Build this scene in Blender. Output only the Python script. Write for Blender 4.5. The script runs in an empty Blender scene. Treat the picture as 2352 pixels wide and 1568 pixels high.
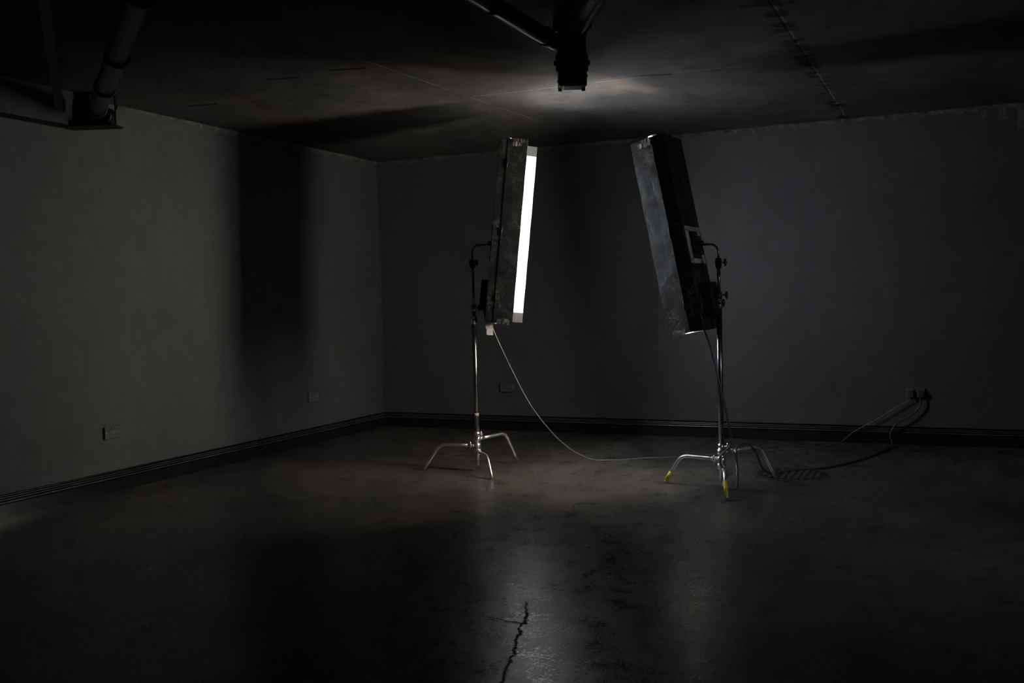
import bpy, bmesh, math, random
from mathutils import Vector, Matrix, noise
random.seed(7)
S=bpy.context.scene
try: S.view_settings.view_transform='Standard'
except Exception: pass
H=2.7513
XR=10.5; YB=-12.5
# ------------------------------------------------------------ materials
def newmat(n):
    m=bpy.data.materials.new(n); m.use_nodes=True
    nt=m.node_tree; b=nt.nodes['Principled BSDF']
    return m,nt,b
def N(nt,t,**k):
    n=nt.nodes.new(t)
    for a,v in k.items(): setattr(n,a,v)
    return n
def noise_n(nt,co,scale,detail=4,rough=.55,dist=0):
    n=N(nt,'ShaderNodeTexNoise'); n.inputs['Scale'].default_value=scale; n.inputs['Detail'].default_value=detail
    n.inputs['Roughness'].default_value=rough; n.inputs['Distortion'].default_value=dist
    nt.links.new(co,n.inputs['Vector']); return n
def ramp(nt,fac,stops):
    r=N(nt,'ShaderNodeValToRGB'); e=r.color_ramp.elements
    while len(e)<len(stops): e.new(.5)
    for i,(p,c) in enumerate(stops):
        e[i].position=p; e[i].color=(c if len(c)==4 else (*c,1)) if isinstance(c,(tuple,list)) else (c,c,c,1)
    nt.links.new(fac,r.inputs[0]); return r
def mix(nt,fac,a,b,mode='MIX'):
    m=N(nt,'ShaderNodeMix',data_type='RGBA',blend_type=mode)
    for s,v in ((m.inputs[0],fac),(m.inputs[6],a),(m.inputs[7],b)):
        if isinstance(v,bpy.types.NodeSocket): nt.links.new(v,s)
        else: s.default_value=v if not isinstance(v,tuple) else (*v,1)
    return m.outputs[2]
def mth(nt,op,a,b=None,c=None,clamp=False):
    m=N(nt,'ShaderNodeMath',operation=op); m.use_clamp=clamp
    for i,v in enumerate((a,b,c)):
        if v is None: continue
        if isinstance(v,bpy.types.NodeSocket): nt.links.new(v,m.inputs[i])
        else: m.inputs[i].default_value=v
    return m.outputs[0]
def bump(nt,b,h,strength,dist=.01):
    n=N(nt,'ShaderNodeBump'); n.inputs['Strength'].default_value=strength; n.inputs['Distance'].default_value=dist
    nt.links.new(h,n.inputs['Height']); nt.links.new(n.outputs[0],b.inputs['Normal']); return n
def simple(n,col,rough=.5,metal=0,var=.25,scale=20,bmp=.1,spec=.5):
    m,nt,b=newmat(n); co=N(nt,'ShaderNodeTexCoord').outputs['Object']
    t=noise_n(nt,co,scale,2)
    r=ramp(nt,t.outputs['Fac'],[(.3,tuple(c*(1-var) for c in col)),(.7,tuple(min(1,c*(1+var)) for c in col))])
    nt.links.new(r.outputs[0],b.inputs['Base Color'])
    b.inputs['Roughness'].default_value=rough; b.inputs['Metallic'].default_value=metal
    b.inputs['Specular IOR Level'].default_value=spec
    if bmp: bump(nt,b,t.outputs['Fac'],bmp,.003)
    return m
def wallmat(n,c1,c2):
    m,nt,b=newmat(n); co=N(nt,'ShaderNodeTexCoord').outputs['Object']
    a=noise_n(nt,co,.9,3)
    r=ramp(nt,a.outputs['Fac'],[(.3,c1),(.7,c2)])
    v=noise_n(nt,co,9,5,.72); rv=ramp(nt,v.outputs['Fac'],[(.35,.86),(.65,1.08)])
    col=mix(nt,1,r.outputs[0],rv.outputs[0],'MULTIPLY')
    nt.links.new(col,b.inputs['Base Color']); b.inputs['Roughness'].default_value=.6
    b.inputs['Specular IOR Level'].default_value=.3
    bump(nt,b,v.outputs['Fac'],.15,.01); return m
def segdist(nt,p,segs):
    out=None
    for a,bb in segs:
        a=Vector((a[0],a[1],0)); d=Vector((bb[0],bb[1],0))-a; L2=d.length_squared
        s=N(nt,'ShaderNodeVectorMath',operation='SUBTRACT'); nt.links.new(p,s.inputs[0]); s.inputs[1].default_value=a
        dt=N(nt,'ShaderNodeVectorMath',operation='DOT_PRODUCT'); nt.links.new(s.outputs[0],dt.inputs[0]); dt.inputs[1].default_value=d/L2
        h=mth(nt,'ADD',dt.outputs['Value'],0,clamp=True)
        sc=N(nt,'ShaderNodeVectorMath',operation='SCALE'); sc.inputs[0].default_value=d; nt.links.new(h,sc.inputs['Scale'])
        s2=N(nt,'ShaderNodeVectorMath',operation='SUBTRACT'); nt.links.new(s.outputs[0],s2.inputs[0]); nt.links.new(sc.outputs[0],s2.inputs[1])
        ln=N(nt,'ShaderNodeVectorMath',operation='LENGTH'); nt.links.new(s2.outputs[0],ln.inputs[0])
        out=ln.outputs['Value'] if out is None else mth(nt,'MINIMUM',out,ln.outputs['Value'])
    return out
def flatpos(nt,co,nz,amp):
    """xy position (z dropped) wobbled by a noise, for joints and cracks"""
    mz=N(nt,'ShaderNodeVectorMath',operation='MULTIPLY'); nt.links.new(co,mz.inputs[0]); mz.inputs[1].default_value=(1,1,0)
    s=N(nt,'ShaderNodeVectorMath',operation='SUBTRACT'); nt.links.new(nz.outputs['Color'],s.inputs[0]); s.inputs[1].default_value=(.5,.5,.5)
    m2=N(nt,'ShaderNodeVectorMath',operation='MULTIPLY'); nt.links.new(s.outputs[0],m2.inputs[0]); m2.inputs[1].default_value=(amp,amp,0)
    ad=N(nt,'ShaderNodeVectorMath',operation='ADD'); nt.links.new(mz.outputs[0],ad.inputs[0]); nt.links.new(m2.outputs[0],ad.inputs[1])
    return ad.outputs[0]
def line(nt,d,w):
    return mth(nt,'SUBTRACT',1,mth(nt,'DIVIDE',d,w,clamp=True),clamp=True)

M_WALL=wallmat('painted_wall',(.060,.060,.061),(.074,.073,.073))
# floor
M_FLOOR,nt,b=newmat('worn_concrete_floor'); co=N(nt,'ShaderNodeTexCoord').outputs['Object']
big=noise_n(nt,co,1.0,6,.62,0); med=noise_n(nt,co,7,6,.7,0); grain=noise_n(nt,co,75,3,.7)
base=ramp(nt,big.outputs['Fac'],[(.34,(.032,.031,.030)),(.50,(.054,.050,.045)),(.66,(.092,.080,.068))]).outputs[0]
sc=ramp(nt,med.outputs['Fac'],[(.30,.78),(.5,1.0),(.62,1.2),(.75,1.7)]).outputs[0]
col=mix(nt,1,base,sc,'MULTIPLY')
gr=ramp(nt,grain.outputs['Fac'],[(.30,.75),(.5,1.0),(.70,1.35)]).outputs[0]
col=mix(nt,1,col,gr,'MULTIPLY')
mp=N(nt,'ShaderNodeMapping'); mp.inputs['Scale'].default_value=(1.0,7,1); mp.inputs['Rotation'].default_value=(0,0,.5); nt.links.new(co,mp.inputs['Vector'])
scf=noise_n(nt,mp.outputs[0],2.4,6,.74,0); sm=ramp(nt,scf.outputs['Fac'],[(.53,0.),(.72,.55)]).outputs[0]
col=mix(nt,sm,col,(.13,.121,.109))
fp=flatpos(nt,co,med,.10)
crl=line(nt,segdist(nt,fp,[((3.79,-5.02),(3.91,-5.39)),((3.91,-5.39),(4.06,-5.89)),((3.90,-5.30),(3.66,-5.26))]),.0065)
col=mix(nt,crl,col,(.003,.003,.003))
jl=line(nt,segdist(nt,fp,[((1.46,-9),(1.44,-3.7)),((1.44,-3.7),(1.50,-2.6)),((1.50,-2.6),(1.80,-2.2))]),.010)
jc=ramp(nt,big.outputs['Fac'],[(.42,(.006,.006,.006)),(.52,(.20,.19,.175))]).outputs[0]
col=mix(nt,mth(nt,'MULTIPLY',jl,.85),col,jc)
nt.links.new(col,b.inputs['Base Color'])
rr=mth(nt,'ADD',mth(nt,'MULTIPLY',grain.outputs['Fac'],.26),mth(nt,'MULTIPLY',med.outputs['Fac'],.34))
nt.links.new(rr,b.inputs['Roughness'])
b.inputs['Specular Tint'].default_value=(1.0,.95,.88,1)
spv=mth(nt,'SUBTRACT',.64,mth(nt,'MULTIPLY',crl,.6)); nt.links.new(spv,b.inputs['Specular IOR Level'])
h=mth(nt,'ADD',mth(nt,'MULTIPLY',grain.outputs['Fac'],.12),mth(nt,'MULTIPLY',med.outputs['Fac'],.085))
h=mth(nt,'SUBTRACT',h,mth(nt,'MULTIPLY',crl,.6))
bump(nt,b,h,.5,.012)
# ceiling
M_CEIL,nt,b=newmat('boarded_concrete_ceiling'); co=N(nt,'ShaderNodeTexCoord').outputs['Object']
a1=noise_n(nt,co,.9,5,.6,.5); a2=noise_n(nt,co,6,6,.72,.3)
base=ramp(nt,a1.outputs['Fac'],[(.32,(.034,.033,.032)),(.52,(.058,.055,.052)),(.68,(.100,.084,.070))]).outputs[0]
sp=ramp(nt,a2.outputs['Fac'],[(.32,.42),(.45,.95),(.7,1.3)]).outputs[0]
col=mix(nt,1,base,sp,'MULTIPLY')
p1=flatpos(nt,co,a2,.05)
l1=line(nt,segdist(nt,p1,[((2.20,-4.6),(2.40,-.5)),((2.26,-2.44),(5.2,-2.44)),((4.63,-4.6),(4.64,0))]),.012)
jc=ramp(nt,a1.outputs['Fac'],[(.4,(.06,.06,.06)),(.5,(.19,.185,.18))]).outputs[0]
col=mix(nt,mth(nt,'MULTIPLY',l1,.85),col,jc)
l2=line(nt,segdist(nt,p1,[((1.44,-3.62),(1.62,-3.57)),((1.93,-3.63),(2.12,-3.58)),((.43,-3.22),(.62,-3.18)),((3.6,-2.47),(3.76,-2.43)),((4.5,-3.74),(4.72,-3.70))]),.028)
sx=N(nt,'ShaderNodeSeparateXYZ'); nt.links.new(co,sx.inputs[0])
ax=mth(nt,'ABSOLUTE',mth(nt,'SUBTRACT',sx.outputs['X'],4.63))
mp=N(nt,'ShaderNodeMapping'); mp.inputs['Scale'].default_value=(4,8,0); nt.links.new(co,mp.inputs['Vector'])
cn=noise_n(nt,mp.outputs[0],1.0,3,.6)
chip=mth(nt,'MULTIPLY',line(nt,ax,.08),ramp(nt,cn.outputs['Fac'],[(.50,0.),(.56,1.)]).outputs[0])
chip=mth(nt,'MULTIPLY',chip,2.2,clamp=True)
l2=mth(nt,'MAXIMUM',mth(nt,'MULTIPLY',l2,2.6,clamp=True),chip)
col=mix(nt,l2,col,(.004,.004,.004))
nt.links.new(col,b.inputs['Base Color']); b.inputs['Roughness'].default_value=.8; b.inputs['Specular IOR Level'].default_value=.25
h=mth(nt,'SUBTRACT',a2.outputs['Fac'],mth(nt,'ADD',l1,l2)); bump(nt,b,h,.4,.012)

M_BASEB=simple('gloss_black_skirting',(.008,.008,.009),.24,0,.4,9,.10,.6)
M_EDGE=simple('skirting_ridge_highlight',(.060,.059,.058),.28,0,.5,12,.2,.6)  # highlight lines on the skirting ridges, painted in as a lighter colour
M_PLASTER=simple('rough_plaster_edge',(.085,.083,.081),.85,0,.45,18,.6,.2)
M_CHROME=simple('brushed_chrome',(.90,.89,.88),.36,1,.08,40,.05)
M_BLACKTUBE=simple('black_chrome_tube',(.30,.30,.31),.28,1,.3,30,.05)
M_BLACK=simple('black_plastic',(.014,.014,.014),.5,0,.3,40,.2)
M_PLUG=simple('dark_plug_plastic',(.05,.048,.046),.4,0,.2,40,.1)
M_IRON=simple('black_iron',(.012,.011,.010),.5,.3,.4,14,.4)
M_PIPE=simple('black_pipe_paint',(.018,.017,.015),.36,.2,.4,8,.3)
M_WHITE=simple('white_reflector',(.82,.82,.80),.4,0,.05,10,0)
M_GREYL=simple('grey_lining',(.16,.16,.155),.45,0,.2,10,.1)
M_TAPEW=simple('pale_tape',(.50,.47,.38),.7,0,.2,30,.3)
M_TAPES=simple('silver_tape',(.42,.42,.41),.4,.4,.3,50,.6)
M_TAPEY=simple('yellow_green_tape',(.42,.40,.035),.55,0,.25,30,.3)
M_TAG=simple('paper_tag',(.55,.52,.46),.8,0,.2,25,.2)
M_CABG=simple('grey_cable',(.15,.145,.14),.5,0,.2,30,.1)
M_CABB=simple('black_cable',(.055,.052,.05),.32,0,.2,30,.1)
M_SOCK=simple('grey_socket_plastic',(.10,.098,.095),.3,0,.25,30,.05)
M_DARK=simple('dark_hole',(.004,.004,.004),.6,0,.1,30,0)
M_GREYP=simple('worn_grey_plate',(.12,.115,.11),.6,0,.4,30,.3)
M_PLATE=simple('pale_worn_plate',(.58,.57,.55),.5,0,.3,12,.3)
M_DRAIN=simple('drain_iron',(.075,.069,.062),.4,.3,.4,20,.4)
# scratched black board for the lamp housings
def board(name,dark,mid,hi,top):
    m,nt,b=newmat(name); co=N(nt,'ShaderNodeTexCoord').outputs['Object']
    g=noise_n(nt,co,11,8,.76,.6); v=N(nt,'ShaderNodeTexVoronoi',feature='DISTANCE_TO_EDGE'); v.inputs['Scale'].default_value=4.5
    w=noise_n(nt,co,5,3,.6); wa=N(nt,'ShaderNodeVectorMath',operation='ADD'); nt.links.new(co,wa.inputs[0]); nt.links.new(w.outputs['Color'],wa.inputs[1]); nt.links.new(wa.outputs[0],v.inputs['Vector'])
    ln=line(nt,v.outputs['Distance'],.014); k=ramp(nt,w.outputs['Fac'],[(.50,0.),(.56,1.)]).outputs[0]
    f3=lambda c:(c,c*.985,c*.96)
    c0=ramp(nt,g.outputs['Fac'],[(.38,f3(dark)),(.53,f3(mid)),(.63,f3(hi)),(.72,f3(top))]).outputs[0]
    col=mix(nt,mth(nt,'MULTIPLY',ln,mth(nt,'MULTIPLY',k,.8)),c0,(.42,.39,.34))
    nt.links.new(col,b.inputs['Base Color']); b.inputs['Roughness'].default_value=.46; b.inputs['Specular IOR Level'].default_value=.32; bump(nt,b,g.outputs['Fac'],.8,.006)
    return m
M_BOARD=board('scratched_black_board',.008,.024,.07,.20)
M_BOARDL=board('worn_grey_black_board',.035,.060,.11,.24)
def glow(n,col,s):
    m,nt,b=newmat(n); b.inputs['Base Color'].default_value=(.8,.8,.8,1)
    b.inputs['Emission Color'].default_value=(*col,1)
    b.inputs['Emission Strength'].default_value=s; return m
M_GLOWL=glow('lit_cool_tube',(.80,.885,1.0),29)
M_GLOWR=glow('lit_warm_tube',(1.0,.925,.83),84)

# ------------------------------------------------------------ mesh builder
class MB:
    def __init__(s): s.v=[];s.f=[];s.m=[];s.sm=[];s.mats=[]
    def mi(s,mat):
        if mat not in s.mats: s.mats.append(mat)
        return s.mats.index(mat)
    def add(s,vs,fs,mat,smooth=False):
        o=len(s.v); s.v+=[Vector(v) for v in vs]; k=s.mi(mat)
        for f in fs: s.f.append([i+o for i in f]); s.m.append(k); s.sm.append(smooth)
    def box(s,c,d,mat,rot=None,bev=.0015,seg=1):
        bm=bmesh.new(); bmesh.ops.create_cube(bm,size=1)
        bmesh.ops.scale(bm,vec=d,verts=bm.verts)
        if bev: bmesh.ops.bevel(bm,geom=bm.edges[:],offset=min(bev,min(d)*.3),segments=seg,affect='EDGES',profile=.5)
        if rot is not None: bmesh.ops.transform(bm,matrix=rot.to_4x4(),verts=bm.verts)
        bm.verts.ensure_lookup_table()
        s.add([v.co+Vector(c) for v in bm.verts],[[v.index for v in f.verts] for f in bm.faces],mat); bm.free()
    def tube(s,pts,r,mat,n=12,cap=True,rs=None):
        pts=[Vector(p) for p in pts]; up=None; vs=[]
        for i,p in enumerate(pts):
            t=(pts[min(i+1,len(pts)-1)]-pts[max(i-1,0)]).normalized()
            if up is None:
                up=t.cross(Vector((0,0,1)))
                if up.length<.1: up=t.cross(Vector((1,0,0)))
                up.normalize()
            else:
                up=(up-t*up.dot(t)).normalized()
            q=t.cross(up); R=rs[i] if rs else r
            for k in range(n):
                a=2*math.pi*k/n; vs.append(p+(up*math.cos(a)+q*math.sin(a))*R)
        fs=[]
        for i in range(len(pts)-1):
            for k in range(n):
                fs.append([i*n+k,i*n+(k+1)%n,(i+1)*n+(k+1)%n,(i+1)*n+k])
        s.add(vs,fs,mat,True)
        if cap:
            o=len(s.v)-len(vs); k=s.mi(mat)
            s.f.append([o+i for i in range(n)][::-1]); s.m.append(k); s.sm.append(False)
            s.f.append([o+(len(pts)-1)*n+i for i in range(n)]); s.m.append(k); s.sm.append(False)
    def cyl(s,a,b,r,mat,n=20,r2=None): s.tube([a,b],r,mat,n,rs=[r,r if r2 is None else r2])
    def obj(s,name,parent=None,loc=(0,0,0)):
        me=bpy.data.meshes.new(name); me.from_pydata([tuple(v) for v in s.v],[],s.f)
        for m in s.mats: me.materials.append(m)
        for p,k,q in zip(me.polygons,s.m,s.sm): p.material_index=k; p.use_smooth=q
        me.update(); bm=bmesh.new(); bm.from_mesh(me); bmesh.ops.recalc_face_normals(bm,faces=bm.faces[:]); bm.to_mesh(me); bm.free()
        o=bpy.data.objects.new(name,me); S.collection.objects.link(o); o.location=loc
        if parent: o.parent=parent
        return o
def empty(name,loc,rot=None,label=None,cat=None,group=None):
    e=bpy.data.objects.new(name,None); S.collection.objects.link(e); e.location=loc; e.empty_display_size=.1
    if rot is not None: e.rotation_euler=rot
    tag(e,label,cat,group); return e
def tag(o,label,cat,group=None):
    if label: o['label']=label
    if cat: o['category']=cat
    if group: o['group']=group
def struct(o,label=None):
    o['kind']='structure'
    if label: o['label']=label
    return o
def smooth(pts,n=8):
    P=[Vector(p) for p in pts]; out=[]
    for i in range(len(P)-1):
        p0=P[max(i-1,0)];p1=P[i];p2=P[i+1];p3=P[min(i+2,len(P)-1)]
        for k in range(n):
            t=k/n; out.append(.5*((2*p1)+(p2-p0)*t+(2*p0-5*p1+4*p2-p3)*t*t+(3*p1-p0-3*p2+p3)*t**3))
    out.append(P[-1]); return out

# ------------------------------------------------------------ room shell
def slab(name,lo,hi,mat,label):
    b=MB(); lo=Vector(lo);hi=Vector(hi); b.box((lo+hi)/2,tuple(hi-lo),mat,bev=0); return struct(b.obj(name),label)
T=.2
slab('floor',(-T,YB-T,-T),(XR+T,T,0),M_FLOOR,'worn dark polished concrete floor')
slab('ceiling',(-T,YB-T,H),(XR+T,T,H+T),M_CEIL,'dark boarded concrete ceiling with joints')
slab('wall_left',(-T,YB-T,0),(0,T,H),M_WALL,'dark grey painted plaster wall')
slab('wall_back',(0,0,0),(XR,T,H),M_WALL,'dark grey painted plaster wall')
slab('wall_right',(XR,YB-T,0),(XR+T,T,H),M_WALL,'dark grey painted plaster wall')
slab('wall_front',(0,YB-T,0),(XR,YB,H),M_WALL,'dark grey painted plaster wall')
def arc(d,z,r,n=7): return [(d+r*math.sin(math.pi*i/n),z-r*math.cos(math.pi*i/n)) for i in range(n+1)]
prof=[(0,0),(.018,0),(.018,.088)]+arc(.016,.098,.009)+arc(.011,.1145,.0065)+arc(.008,.128,.0065)+[(.006,.1355),(.010,.140),(.009,.146),(.004,.150),(0,.150)]
def skirting(name,fn,a,b_):
    m=MB(); n=len(prof); vs=[fn(d,z,a) for d,z in prof]+[fn(d,z,b_) for d,z in prof]
    fs=[[i,i+1,n+i+1,n+i] for i in range(n-1)]+[list(range(n))[::-1],list(range(n,2*n))]
    m.add(vs,fs,M_BASEB)
    k=m.mi(M_EDGE)
    for i in range(n-1):
        for s0 in (3,11,19):
            if i in (s0+4,s0+5): m.m[i]=k
    return struct(m.obj(name),'glossy black moulded skirting board')
skirting('baseboard_left',lambda d,z,t:(d,t,z),YB,0)
skirting('baseboard_back',lambda d,z,t:(t,-d,z),.0,XR)
def bead(name,fn,a,b_,seed):
    m=MB(); st=.02; n=int((b_-a)/st); vs=[];fs=[]
    for i in range(n+1):
        t=a+(b_-a)*i/n
        u=.022+.020*noise.noise(Vector((t*6,seed,0)))+.014*noise.noise(Vector((t*23,seed,4)))
        w=.010+.008*noise.noise(Vector((t*9,seed,9)))+.005*noise.noise(Vector((t*31,seed,2)))
        u=max(u,.004); w=max(w,.002)
        vs+=[fn(0,H-u*1.6,t),fn(w,H-u,t),fn(w*1.4,H-u*.4,t),fn(w*1.2,H,t)]
    for i in range(n):
        for k in range(3): fs.append([i*4+k,i*4+k+1,i*4+5+k,i*4+4+k])
    m.add(vs,fs,M_PLASTER,False); return struct(m.obj(name),'rough plaster edge under the ceiling')
bead('trim_1',lambda d,z,t:(d,t,z),-3.5,0,3.1)
bead('trim_2',lambda d,z,t:(t,-d,z),0,XR,8.3)
b=MB(); b.tube([(0.004,-.004,.139),(0.004,-.004,H)],.006,M_PLASTER,6); struct(b.obj('trim_3'),'thin painted corner bead')
b=MB(); b.box((6.72,-.004,.36),(1.75,.008,.42),M_WALL,bev=.002); struct(b.obj('trim_4'),'shallow painted panel on the wall')
b=MB(); b.box((.06,(YB-3.93)/2,(2.52+H)/2),(.12,-YB-3.93,H-2.52),M_IRON,bev=.004); struct(b.obj('trim_5'),'black boxed bulkhead along the wall top')

# ------------------------------------------------------------ sockets
def socket(loc,rz,label):
    e=empty('wall_socket',loc,(0,0,rz),label,'socket','twin wall sockets')
    b=MB(); b.box((0,-.009,0),(.147,.018,.087),M_SOCK,bev=.004,seg=2); b.obj('face_plate',e)
    for sx in (-.037,.037):
        for dx,dz,w,h in ((0,.012,.005,.009),(-.011,-.014,.008,.005),(.011,-.014,.008,.005)):
            b=MB(); b.box((sx+dx,-.0183,dz),(w,.001,h),M_DARK,bev=0); b.obj('pin_hole',e)
        b=MB(); b.box((sx*.42,-.020,.026),(.012,.006,.016),M_SOCK,Matrix.Rotation(.15,3,'X'),.001); b.obj('rocker_switch',e)
    for sx in (-.064,.064):
        b=MB(); b.cyl((sx,-.0175,0),(sx,-.0195,0),.0035,M_CHROME,10); b.obj('fixing_screw',e)
    return e
socket((1.425,0,.425),0,'dark painted twin socket on the shadowed wall')
socket((5.165,0,.43),0,'grey twin socket with two plugs in it')
socket((0,-3.67,.425),math.pi/2,'grey twin socket above the skirting on the long wall')
socket((0,-1.26,.43),math.pi/2,'grey twin socket near the room corner')

# ------------------------------------------------------------ tape strips on the wall top
for i,(x,z0,z1,w) in enumerate(((5.69,2.66,2.735,.035),(5.82,2.63,2.735,.05),(5.95,2.54,2.735,.045))):
    b=MB(); vs=[];n=8
    for k in range(n+1):
        z=z0+(z1-z0)*k/n; o=.004*math.sin(k*1.3+i)
        vs+=[(x-w/2+o,-.002-.003*abs(math.sin(k*.9)),z),(x+w/2+o,-.002,z+.004)]
    b.add(vs,[[2*k,2*k+1,2*k+3,2*k+2] for k in range(n)],M_GREYP)
    o=b.obj('tape_strip'); tag(o,'short strip of grey tape stuck on the wall top','tape','tape strips on the wall')

# ------------------------------------------------------------ stands
def leg_pts(hx,hy,z,fx,fy,frac=.70):
    h=Vector((hx,hy,z)); d=Vector((fx-hx,fy-hy,0)); R=d.length; d.normalize()
    a=h+d*.03; k=h+d*(R*frac); k.z=z+.004
    foot=Vector((fx,fy,.013)); dn=(foot-k).normalized(); br=.05
    p1=k-d*br; p2=k+dn*br; pts=[a,a.lerp(p1,.5)]
    for i in range(9):
        t=i/8; pts.append(p1.lerp(k,t).lerp(k.lerp(p2,t),t))
    pts+= [p2.lerp(foot,.33),p2.lerp(foot,.66),foot]
    return pts
def tknob(parent,c,dirv,mat=M_BLACK,L=.045):
    b=MB(); c=Vector(c); d=Vector(dirv).normalized(); b.cyl(c,c+d*L,.006,M_CHROME,10)
    e=c+d*L
    b.tube([e-Vector((0,0,.024)),e-Vector((0,0,.012))+d*.003,e,e+Vector((0,0,.012))+d*.003,e+Vector((0,0,.024))],.007,mat,10,rs=[.005,.0075,.009,.0075,.005])
    b.cyl(e-d*.008,e+d*.008,.010,mat,12); return b.obj('tightening_knob',parent)
def cstand(loc,feet,zs,mount,tapes,collar1,collar2,top,label,tape_z=None):
    e=empty('light_stand',loc,None,label,'light stand','chrome light stands'); x0,y0=loc[0],loc[1]
    for (fx,fy),z,tp in zip(feet,zs,tapes):
        b=MB(); pts=leg_pts(0,0,z,fx-x0,fy-y0); b.tube(pts,.0125,M_CHROME,14)
        lg=b.obj('leg',e)
        if tp:
            a=pts[-1]; c=pts[-5]; b=MB(); b.tube([a.lerp(c,.06),a.lerp(c,tp)],.0142,M_TAPEY,14); t=b.obj('tape_band',lg); t['label']='yellow green tape wound round the leg'
        b=MB(); b.cyl((0,0,z-.020),(0,0,z+.020),.027,M_CHROME,24); d=Vector((fx-x0,fy-y0,0)).normalized()
        b.tube([d*.015+Vector((0,0,z)),d*.07+Vector((0,0,z))],.0175,M_CHROME,14); b.obj('leg_collar',e)
    b=MB(); b.cyl((0,0,.055),(0,0,.32),.0150,M_CHROME,20); b.cyl((0,0,.045),(0,0,.06),.012,M_CHROME,16)
    b.cyl((0,0,max(zs)+.02),(0,0,max(zs)+.055),.022,M_CHROME,20); hb=b.obj('hub',e)
    tknob(hb,(.018,-.01,max(zs)+.036),(.8,-.5,.15),M_CHROME,.035)
    tknob(hb,(-.018,-.01,sum(zs)/3),(-.8,-.5,.15),M_CHROME,.03)
    b=MB(); b.cyl((0,0,max(zs)+.05),(0,0,collar1),.0175,M_BLACKTUBE,20); b.obj('lower_column',e)
    b=MB(); b.cyl((0,0,collar1),(0,0,collar2),.0145,M_BLACKTUBE,20); b.obj('middle_column',e)
    b=MB(); b.cyl((0,0,collar2),(0,0,top),.0110,M_BLACKTUBE,18); b.obj('upper_column',e)
    b=MB(); b.cyl((0,0,collar1-.035),(0,0,collar1+.022),.0225,M_CHROME,20); k=b.obj('locking_collar',e); tknob(k,(.01,-.016,collar1-.005),(.55,-.6,.1))
    b=MB(); b.cyl((0,0,collar2-.025),(0,0,collar2+.02),.0195,M_BLACKTUBE,20); k=b.obj('locking_collar',e); tknob(k,(.012,-.012,collar2),(.9,-.3,0))
    b=MB(); b.cyl((0,0,top-.03),(0,0,top+.035),.019,M_BLACK,20); b.box((0,-.004,top+.005),(.034,.045,.04),M_BLACK,bev=.004,seg=2); k=b.obj('grip_head',e); tknob(k,(.014,-.014,top+.005),(.8,-.5,0))
    mz=mount[2]; d=Vector((mount[0]-x0,mount[1]-y0,0)); D=d.length; d.normalize()
    pts=[(0,0,top+.02)]+[tuple(d*(.055*(1-math.cos(t)))+Vector((0,0,mz-.055+.055*math.sin(t)))) for t in [i*math.pi/16 for i in range(9)]]+[tuple(d*(D-.058)+Vector((0,0,mz)))]
    b=MB(); b.tube(pts,.0075,M_BLACKTUBE,12); b.obj('bent_arm',e)
    if tape_z:
        b=MB(); b.cyl((0,0,tape_z-.012),(0,0,tape_z+.012),.0188,M_TAPEW,20); t=b.obj('tape_band',e); t['label']='pale tape wound round the column'
    return e

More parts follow.
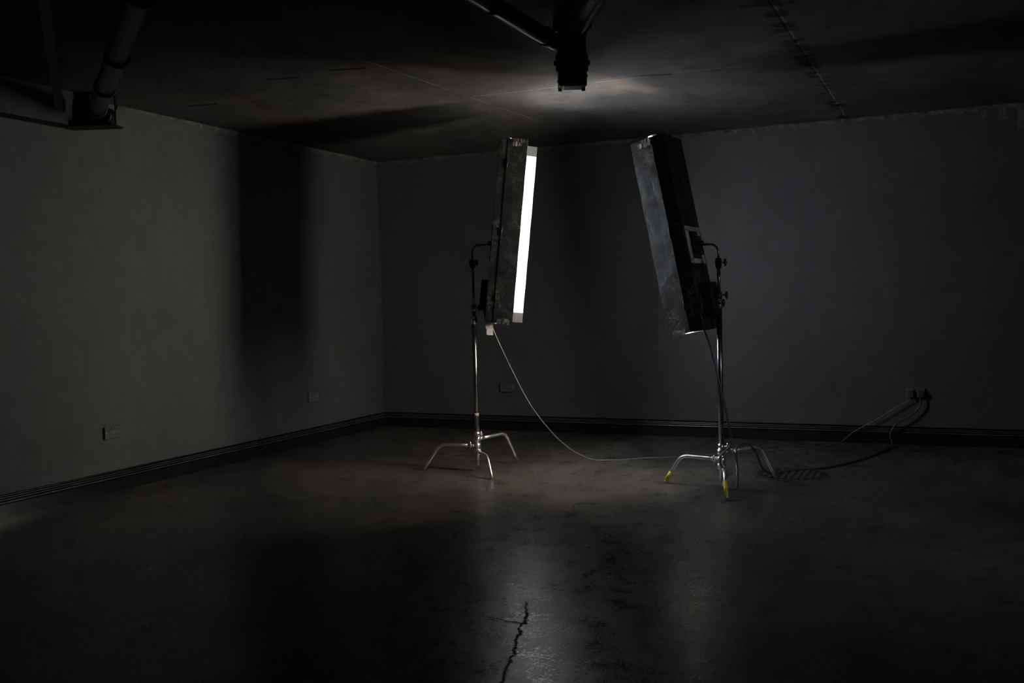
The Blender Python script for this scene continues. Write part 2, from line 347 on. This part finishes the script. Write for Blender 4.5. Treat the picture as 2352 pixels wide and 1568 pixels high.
# ------------------------------------------------------------ fluorescent lamps
def lamp(loc,az,tilt,zlo,zhi,W,D,doors,glowmat,label,near,lining,nearmat):
    e=empty('fluorescent_lamp',loc,(0,tilt,az),label,'studio light','tape-patched studio lamps')
    th=.005; zc=(zlo+zhi)/2; Lz=zhi-zlo; ty=[W*k for k in (-.33,-.11,.11,.33)]; xt=D-.026
    b=MB(); b.box((th/2,0,zc),(th,W,Lz),M_BOARD)
    for s in (-1,1): b.box((D/2,s*(W/2-th/2),zc),(D,th,Lz),M_BOARD)
    for z in (zlo+th/2,zhi-th/2): b.box((D/2,0,z),(D,W,th),M_BOARD)
    b.obj('housing',e)
    b=MB(); n=10
    vs=[]
    for i in range(n+1):
        y=-W/2+.008+(W-.016)*i/n; x=.012+(abs(y)/(W/2))**3*(D-.03)*.8
        vs+=[(x,y,zlo+.008),(x,y,zhi-.008)]
    b.add(vs,[[2*i,2*i+2,2*i+3,2*i+1] for i in range(n)],M_WHITE,True); b.obj('reflector',e)
    for y in ty:
        b=MB(); b.cyl((xt,y,zlo+.055),(xt,y,zhi-.055),.0185,glowmat,10); b.obj('lit_tube',e)
    for z0,z1 in ((zlo+.006,zlo+.055),(zhi-.055,zhi-.006)):
        b=MB(); b.box((D*.45,0,(z0+z1)/2),(D-.02,W-.02,z1-z0),M_GREYP,bev=.003)
        for y in ty: b.cyl((xt,y,z0+.004),(xt,y,z1+.004),.0215,M_CHROME,14)
        b.obj('tube_holder',e)
    for s,dl,ang in doors:
        b=MB(); c=Vector((D-.004,s*(W/2+.0005),zc)); dx=Vector((math.cos(ang),s*math.sin(ang),0))
        out=Vector((-math.sin(ang),s*math.cos(ang),0))
        def q(u,w,z): return c+dx*u+out*w+Vector((0,0,z-zc))
        m_=18; vs=[];fs=[];fi=[];fe=[]
        for i in range(m_+1):
            z=zlo+Lz*i/m_; wv=.0015*math.sin(i*1.7+s)
            vs+=[q(0,0,z),q(dl+wv,wv,z),q(dl+wv,wv+.003,z),q(0,.003,z)]
        for i in range(m_):
            o=4*i
            (fi if 0<i<m_-1 else fe).append([o,o+4,o+5,o+1]); fs.append([o+1,o+5,o+6,o+2]); fs.append([o+2,o+6,o+7,o+3]); fs.append([o+3,o+7,o+4,o])
        fs+= [[0,1,2,3],[4*m_+3,4*m_+2,4*m_+1,4*m_]]
        allv=len(b.v); b.add(vs,fs,nearmat if s==near else M_BOARD); k=b.mi(lining); k2=b.mi(M_BLACK)
        for fl,kk in ((fi,k),(fe,k2)):
            for f in fl: b.f.append([i+allv for i in f]); b.m.append(kk); b.sm.append(False)
        dr=b.obj('barn_door',e)
        for z in (zlo+.18,zc,zhi-.18):
            b=MB(); b.cyl((D,s*(W/2+.004),z-.03),(D,s*(W/2+.004),z+.03),.004,M_BLACK,8); b.obj('hinge',dr)
        rnd=random.Random(int(az*10)+s)
        for zz,mat in ((zhi-.012,M_TAPES),(zhi-.035,M_TAPEW),(zlo+.02,M_TAPEW),(zlo+.012,M_TAPES)):
            b=MB(); n=7; vs=[]; u0=rnd.uniform(.0,.3)*dl; u1=u0+dl*rnd.uniform(.4,.65); hh=.010+rnd.random()*.008
            for i in range(n):
                u=u0+(u1-u0)*i/(n-1); wv=.0045+.003*rnd.random()
                vs+=[q(u,wv,zz-hh+rnd.uniform(-.004,.004)),q(u,wv+.002*rnd.random(),zz+hh*.6+rnd.uniform(-.004,.008))]
            b.add(vs,[[2*i,2*i+2,2*i+3,2*i+1] for i in range(n-1)],mat); b.obj('tape_patch',dr)
    for zz,sg in ((zhi,1),(zlo,-1)):
        b=MB(); rnd=random.Random(5+sg); n=9; vs=[]
        for i in range(n):
            y=near*(W/2-.13*i/(n-1)); vs+=[(D-.035+rnd.uniform(-.004,.004),y,zz+sg*(.004+.009*rnd.random())),(D+.012,y,zz+sg*(.003+.010*rnd.random())),(D+.03,y,zz-sg*(.012+.012*rnd.random()))]
        fs=[]
        for i in range(n-1):
            for k in (0,1): fs.append([3*i+k,3*i+k+3,3*i+k+4,3*i+k+1])
        b.add(vs,fs,M_TAPES); b.obj('tape_patch',e)
    # pale bracket-shaped plate : closed towards the near side, open in the middle of the far side
    b=MB(); pw,ph=.140,.110
    for dz in (-ph,ph): b.box((-.003,0,dz),(.006,pw*2,.032),M_PLATE)
    b.box((-.003,near*(pw-.025),0),(.006,.050,ph*2),M_PLATE)
    for sz in (-1,1): b.box((-.003,near*(-pw+.022),sz*ph*.78),(.006,.044,ph*.36),M_PLATE)
    b.obj('mounting_plate',e)
    b=MB(); b.box((-.010,0,0),(.020,.10,.12),M_BLACK,bev=.006,seg=2); b.cyl((-.018,0,0),(-.060,0,0),.017,M_BLACK,18)
    b.cyl((-.018,0,0),(-.026,0,0),.034,M_BLACK,20); b.obj('swivel_mount',e)
    b=MB(); b.box((-.036,0,zlo+.19),(.070,.15,.23),M_BLACK,bev=.006,seg=2)
    for k in range(5): b.box((-.0725,0,zlo+.13+k*.03),(.003,.11,.010),M_BLACK,bev=.001)
    b.obj('ballast_box',e)
    b=MB(); b.cyl((-.04,0,zlo+.075),(-.04,0,zlo+.045),.012,M_BLACK,12); b.cyl((-.04,0,zlo+.045),(-.04,0,zlo+.02),.006,M_BLACK,10); b.obj('cable_inlet',e)
    return e
azL=math.radians(10.5); azR=math.radians(174.5)
Ls=(2.15,-2.17,0); Rs=(4.04,-2.32,0)
Lm=(Ls[0]+.215,Ls[1]-.030,1.71)
Rm=(Rs[0]-.160,Rs[1]+.01,1.63)
cstand(Ls,[(1.74,-2.27),(2.29,-1.74),(2.41,-2.47)],[.195,.245,.150],Lm,[0,0,0],1.15,1.24,1.57,'chrome stand on three bent legs with pale tape on its column',.43)
cstand(Rs,[(3.63,-2.24),(4.34,-1.95),(4.15,-2.70)],[.195,.245,.150],Rm,[.45,0,.85],1.24,1.29,1.50,'chrome stand with yellow green tape on two legs')
lampL=lamp(Lm,azL,math.radians(6.5),-.575,.755,.29,.070,[(-1,.150,math.radians(8)),(1,.155,math.radians(33))],M_GLOWL,'black fluorescent lamp showing its glowing tubes, patched with tape',-1,M_WHITE,M_BOARDL)
lampR=lamp(Rm,azR,math.radians(11),-.57,.75,.34,.095,[(1,.168,math.radians(-13)),(-1,.175,math.radians(-31))],M_GLOWR,'black fluorescent lamp seen from behind, scuffed barn door',1,M_GREYL,M_BOARD)

b=MB(); vs=[]
for i in range(7):
    z=1.145-.018*i; vs+=[(2.275+.003*i+.004*math.sin(i*2),-2.245,z),(2.335+.002*math.cos(i*3),-2.230,z-.004)]
b.add(vs,[[2*i,2*i+1,2*i+3,2*i+2] for i in range(6)],M_TAG); o=b.obj('paper_tag'); tag(o,'torn pale paper tag hanging at the lamp cable','tag')

# ------------------------------------------------------------ cables
def cable(name,pts,r,mat,label,plug_at):
    e=empty(name,(pts[0][0],pts[0][1],0),None,label,'cable'); o=Vector((pts[0][0],pts[0][1],0))
    b=MB(); b.tube([p-o for p in smooth(pts,10)],r,mat,8); b.obj('cord',e)
    b=MB(); pa=Vector(plug_at)-o; b.box(pa,(.050,.036,.054),M_PLUG,bev=.008,seg=2); b.cyl(pa+Vector((0,-.004,-.022)),pa+Vector((0,-.008,-.045)),.006,M_BLACK,10); b.obj('plug',e)
    return e
z0=.005
cable('power_cable',[(2.305,-2.190,1.11),(2.325,-2.165,1.03),(2.385,-2.05,.79),(2.50,-1.92,.47),(2.66,-1.75,.19),(2.82,-1.58,.035),(2.98,-1.46,z0),(3.20,-1.30,z0),(3.45,-1.16,z0),(3.72,-.95,z0),(3.92,-.76,z0),(4.11,-.63,z0),(4.35,-.47,z0),(4.48,-.30,z0),(4.58,-.12,.02),(4.68,-.05,.10),(4.88,-.04,.22),(5.02,-.045,.32),(5.10,-.04,.365),(5.128,-.043,.385)],.0044,M_CABG,'thin grey cable drooping from the lamp to the socket',(5.128,-.036,.425))
helix=[]
for i in range(15):
    t=i/14; a=t*math.pi*3.2; c=Vector((4.06,-2.37,.27)).lerp(Vector((4.135,-2.56,.06)),t); helix.append((c.x+.032*math.cos(a),c.y+.01*math.sin(a),c.z+.02*math.sin(a)))
cable('power_cable',[(3.935,-2.335,1.065),(3.975,-2.36,.98),(4.04,-2.38,.74),(4.09,-2.37,.50),(4.115,-2.36,.33)]+helix+[(4.17,-2.50,.04),(4.16,-2.40,.13),(4.13,-2.27,.265),(4.18,-2.18,.285),(4.225,-2.10,.22),(4.25,-1.98,.09),(4.28,-1.80,.02),(4.33,-1.64,.008),(4.45,-1.50,.008),(4.61,-1.35,.008),(4.80,-.95,.008),(4.93,-.50,.008),(4.99,-.22,.02),(4.97,-.09,.09),(5.02,-.06,.18),(5.13,-.05,.25),(5.20,-.045,.33),(5.203,-.043,.385)],.0078,M_CABB,'black cable looped round the stand leg and along the floor',(5.203,-.036,.425))

# ------------------------------------------------------------ floor drain
e=empty('floor_drain',(4.40,-1.67,0),None,'round cast iron drain cover in the floor','drain cover')
b=MB(); n=48; R1,R2=.27,.245
vs=[]
for k in range(n):
    a=2*math.pi*k/n; c,s=math.cos(a),math.sin(a); vs+=[(R1*c,R1*s,.0005),(R1*c,R1*s,.004),(R2*c,R2*s,.004),(R2*c,R2*s,.0015)]
fs=[[4*k+j,4*((k+1)%n)+j,4*((k+1)%n)+j+1,4*k+j+1] for k in range(n) for j in range(3)]
b.add(vs,fs,M_DRAIN); b.obj('rim',e)
b=MB(); vs=[(0,0,.0015)]+[(R2*math.cos(2*math.pi*k/n),R2*math.sin(2*math.pi*k/n),.0015) for k in range(n)]
b.add(vs,[[0,1+k,1+(k+1)%n] for k in range(n)],M_IRON)
st=.045
for i in range(-5,6):
    for j in range(-5,6):
        if math.hypot(i*st,j*st)<R2-.028: b.box((i*st,j*st,.0032),(.032,.032,.0035),M_DRAIN,bev=.001)
b.obj('cover',e)

# ------------------------------------------------------------ ceiling pipes and brackets
def pipe(pts,r,label):
    e=empty('ceiling_pipe',(pts[0][0],pts[0][1],pts[0][2]),None,label,'pipe'); o=Vector(pts[0])
    P=[Vector(p)-o for p in pts]; b=MB(); b.tube(P,r,M_PIPE,24); b.obj('pipe_run',e)
    d=(P[-1]-P[0]).normalized(); L=(P[-1]-P[0]).length
    for t in (.12,.75,1.5,2.6):
        if t<L:
            b=MB(); b.tube([d*(t-.02),d*(t-.018),d*(t+.018),d*(t+.02)],r,M_IRON,24,rs=[r*1.02,r*1.16,r*1.16,r*1.02]); b.obj('pipe_coupling',e)
    return e
pipe([(3.565,-3.99,2.635),(3.530,-7.2,2.635),(3.53,YB+.02,2.635)],.042,'black ceiling pipe running to the hanging bracket')
pipe([(3.68,-4.04,2.665),(4.6,-5.68,2.665)],.060,'thick black ceiling pipe meeting the bracket at an angle')
pipe([(.31,-3.98,2.60),(2.35,-5.64,2.64),(3.3,-6.41,2.645)],.056,'black ceiling pipe slanting down to the wall bracket')
b=MB(); a=Vector((.03,-4.02,2.62)); c=Vector((2.6,-6.39,2.62)); d=(c-a)
b.box((a+c)/2,(d.length,.05,.035),M_IRON,Matrix.Rotation(math.atan2(d.y,d.x),3,'Z'),.003); o=b.obj('steel_strut'); tag(o,'slim black steel strut under the ceiling','strut')
e=empty('hanging_bracket',(3.635,-3.93,2.41),(0,0,math.radians(24)),'black steel bracket box with bolts hanging from ceiling','bracket')
b=MB()
b.box((0,0,.17),(.145,.145,.345),M_IRON,bev=.006,seg=2); b.box((0,0,.015),(.12,.12,.05),M_IRON,bev=.02,seg=3)
b.box((0,0,.30),(.20,.20,.05),M_IRON,bev=.004); b.obj('bracket_box',e)
for x,y in ((-.062,-.062),(.062,-.062),(.062,.062),(-.062,.062)):
    b=MB(); b.cyl((x,y,.09),(x,y,-.012),.010,M_IRON,12); b.cyl((x,y,.03),(x,y,.045),.016,M_IRON,6); b.obj('bolt',e)
for s in (-1,1):
    b=MB(); b.box((s*.078,0,.12),(.012,.05,.09),M_IRON,bev=.003); b.cyl((s*.08,0,.12),(s*.095,0,.12),.014,M_IRON,6); b.obj('side_lug',e)
e=empty('wall_bracket',(.18,-3.92,2.52),(0,0,math.radians(20)),'black steel bracket clamping pipes at the wall top','bracket')
b=MB(); b.box((.02,0,0),(.36,.16,.012),M_IRON,bev=.002); b.box((-.13,-.0,.11),(.012,.15,.22),M_IRON,bev=.002); b.obj('base_plate',e)
b=MB(); b.box((-.04,.02,.12),(.14,.10,.20),M_IRON,bev=.01,seg=2); b.box((.01,.03,.20),(.2,.08,.04),M_IRON,bev=.004); b.obj('clamp_block',e)
b=MB(); b.tube([(.10,-.03,.07),(.10,.06,.07)],.064,M_IRON,24); b.obj('pipe_collar',e)
b=MB(); b.cyl((.185,.0,-.01),(.185,.0,.225),.006,M_IRON,8); b.obj('threaded_rod',e)
b=MB(); b.cyl((-.12,-.05,-.02),(-.12,-.05,.02),.010,M_IRON,8); b.obj('bolt',e)

# ------------------------------------------------------------ weak fill added out of view to lift the right lamp's back and plate
ld=bpy.data.lights.new('added_fill_light','AREA'); ld.energy=2.8; ld.size=1.0; ld.color=(1,.96,.90); ld.spread=math.radians(48)
lo=bpy.data.objects.new('added_fill_light',ld); S.collection.objects.link(lo); lo.location=(9.3,-5.8,1.9)
lo.rotation_euler=(Vector((4.3,-3.1,.5))-Vector(lo.location)).to_track_quat('-Z','Y').to_euler()

# ------------------------------------------------------------ camera
cam=bpy.data.cameras.new('camera'); cam.sensor_width=36; cam.lens=2270.336/2352*36; cam.clip_start=.05
co_=bpy.data.objects.new('camera',cam); S.collection.objects.link(co_)
f=2270.336
dY=Vector((1017,-123,f)).normalized(); dX=-Vector((-5065,27,f)).normalized(); dZ=-(dX.cross(dY)).normalized()
if dZ.y>0: dZ=-dZ
Rr=Vector((dX.x,dY.x,dZ.x)).normalized(); D=Vector((dX.y,dY.y,dZ.y)); D=(D-Rr*D.dot(Rr)).normalized()
Bk=Rr.cross(-D)
M=Matrix((Rr,-D,Bk)).transposed().to_4x4(); M.translation=Vector((5.4677,-8.8717,1.3)); co_.matrix_world=M
S.camera=co_
w=bpy.data.worlds.new('world'); S.world=w; w.use_nodes=True; w.node_tree.nodes['Background'].inputs[0].default_value=(.0,.0,.0,1)
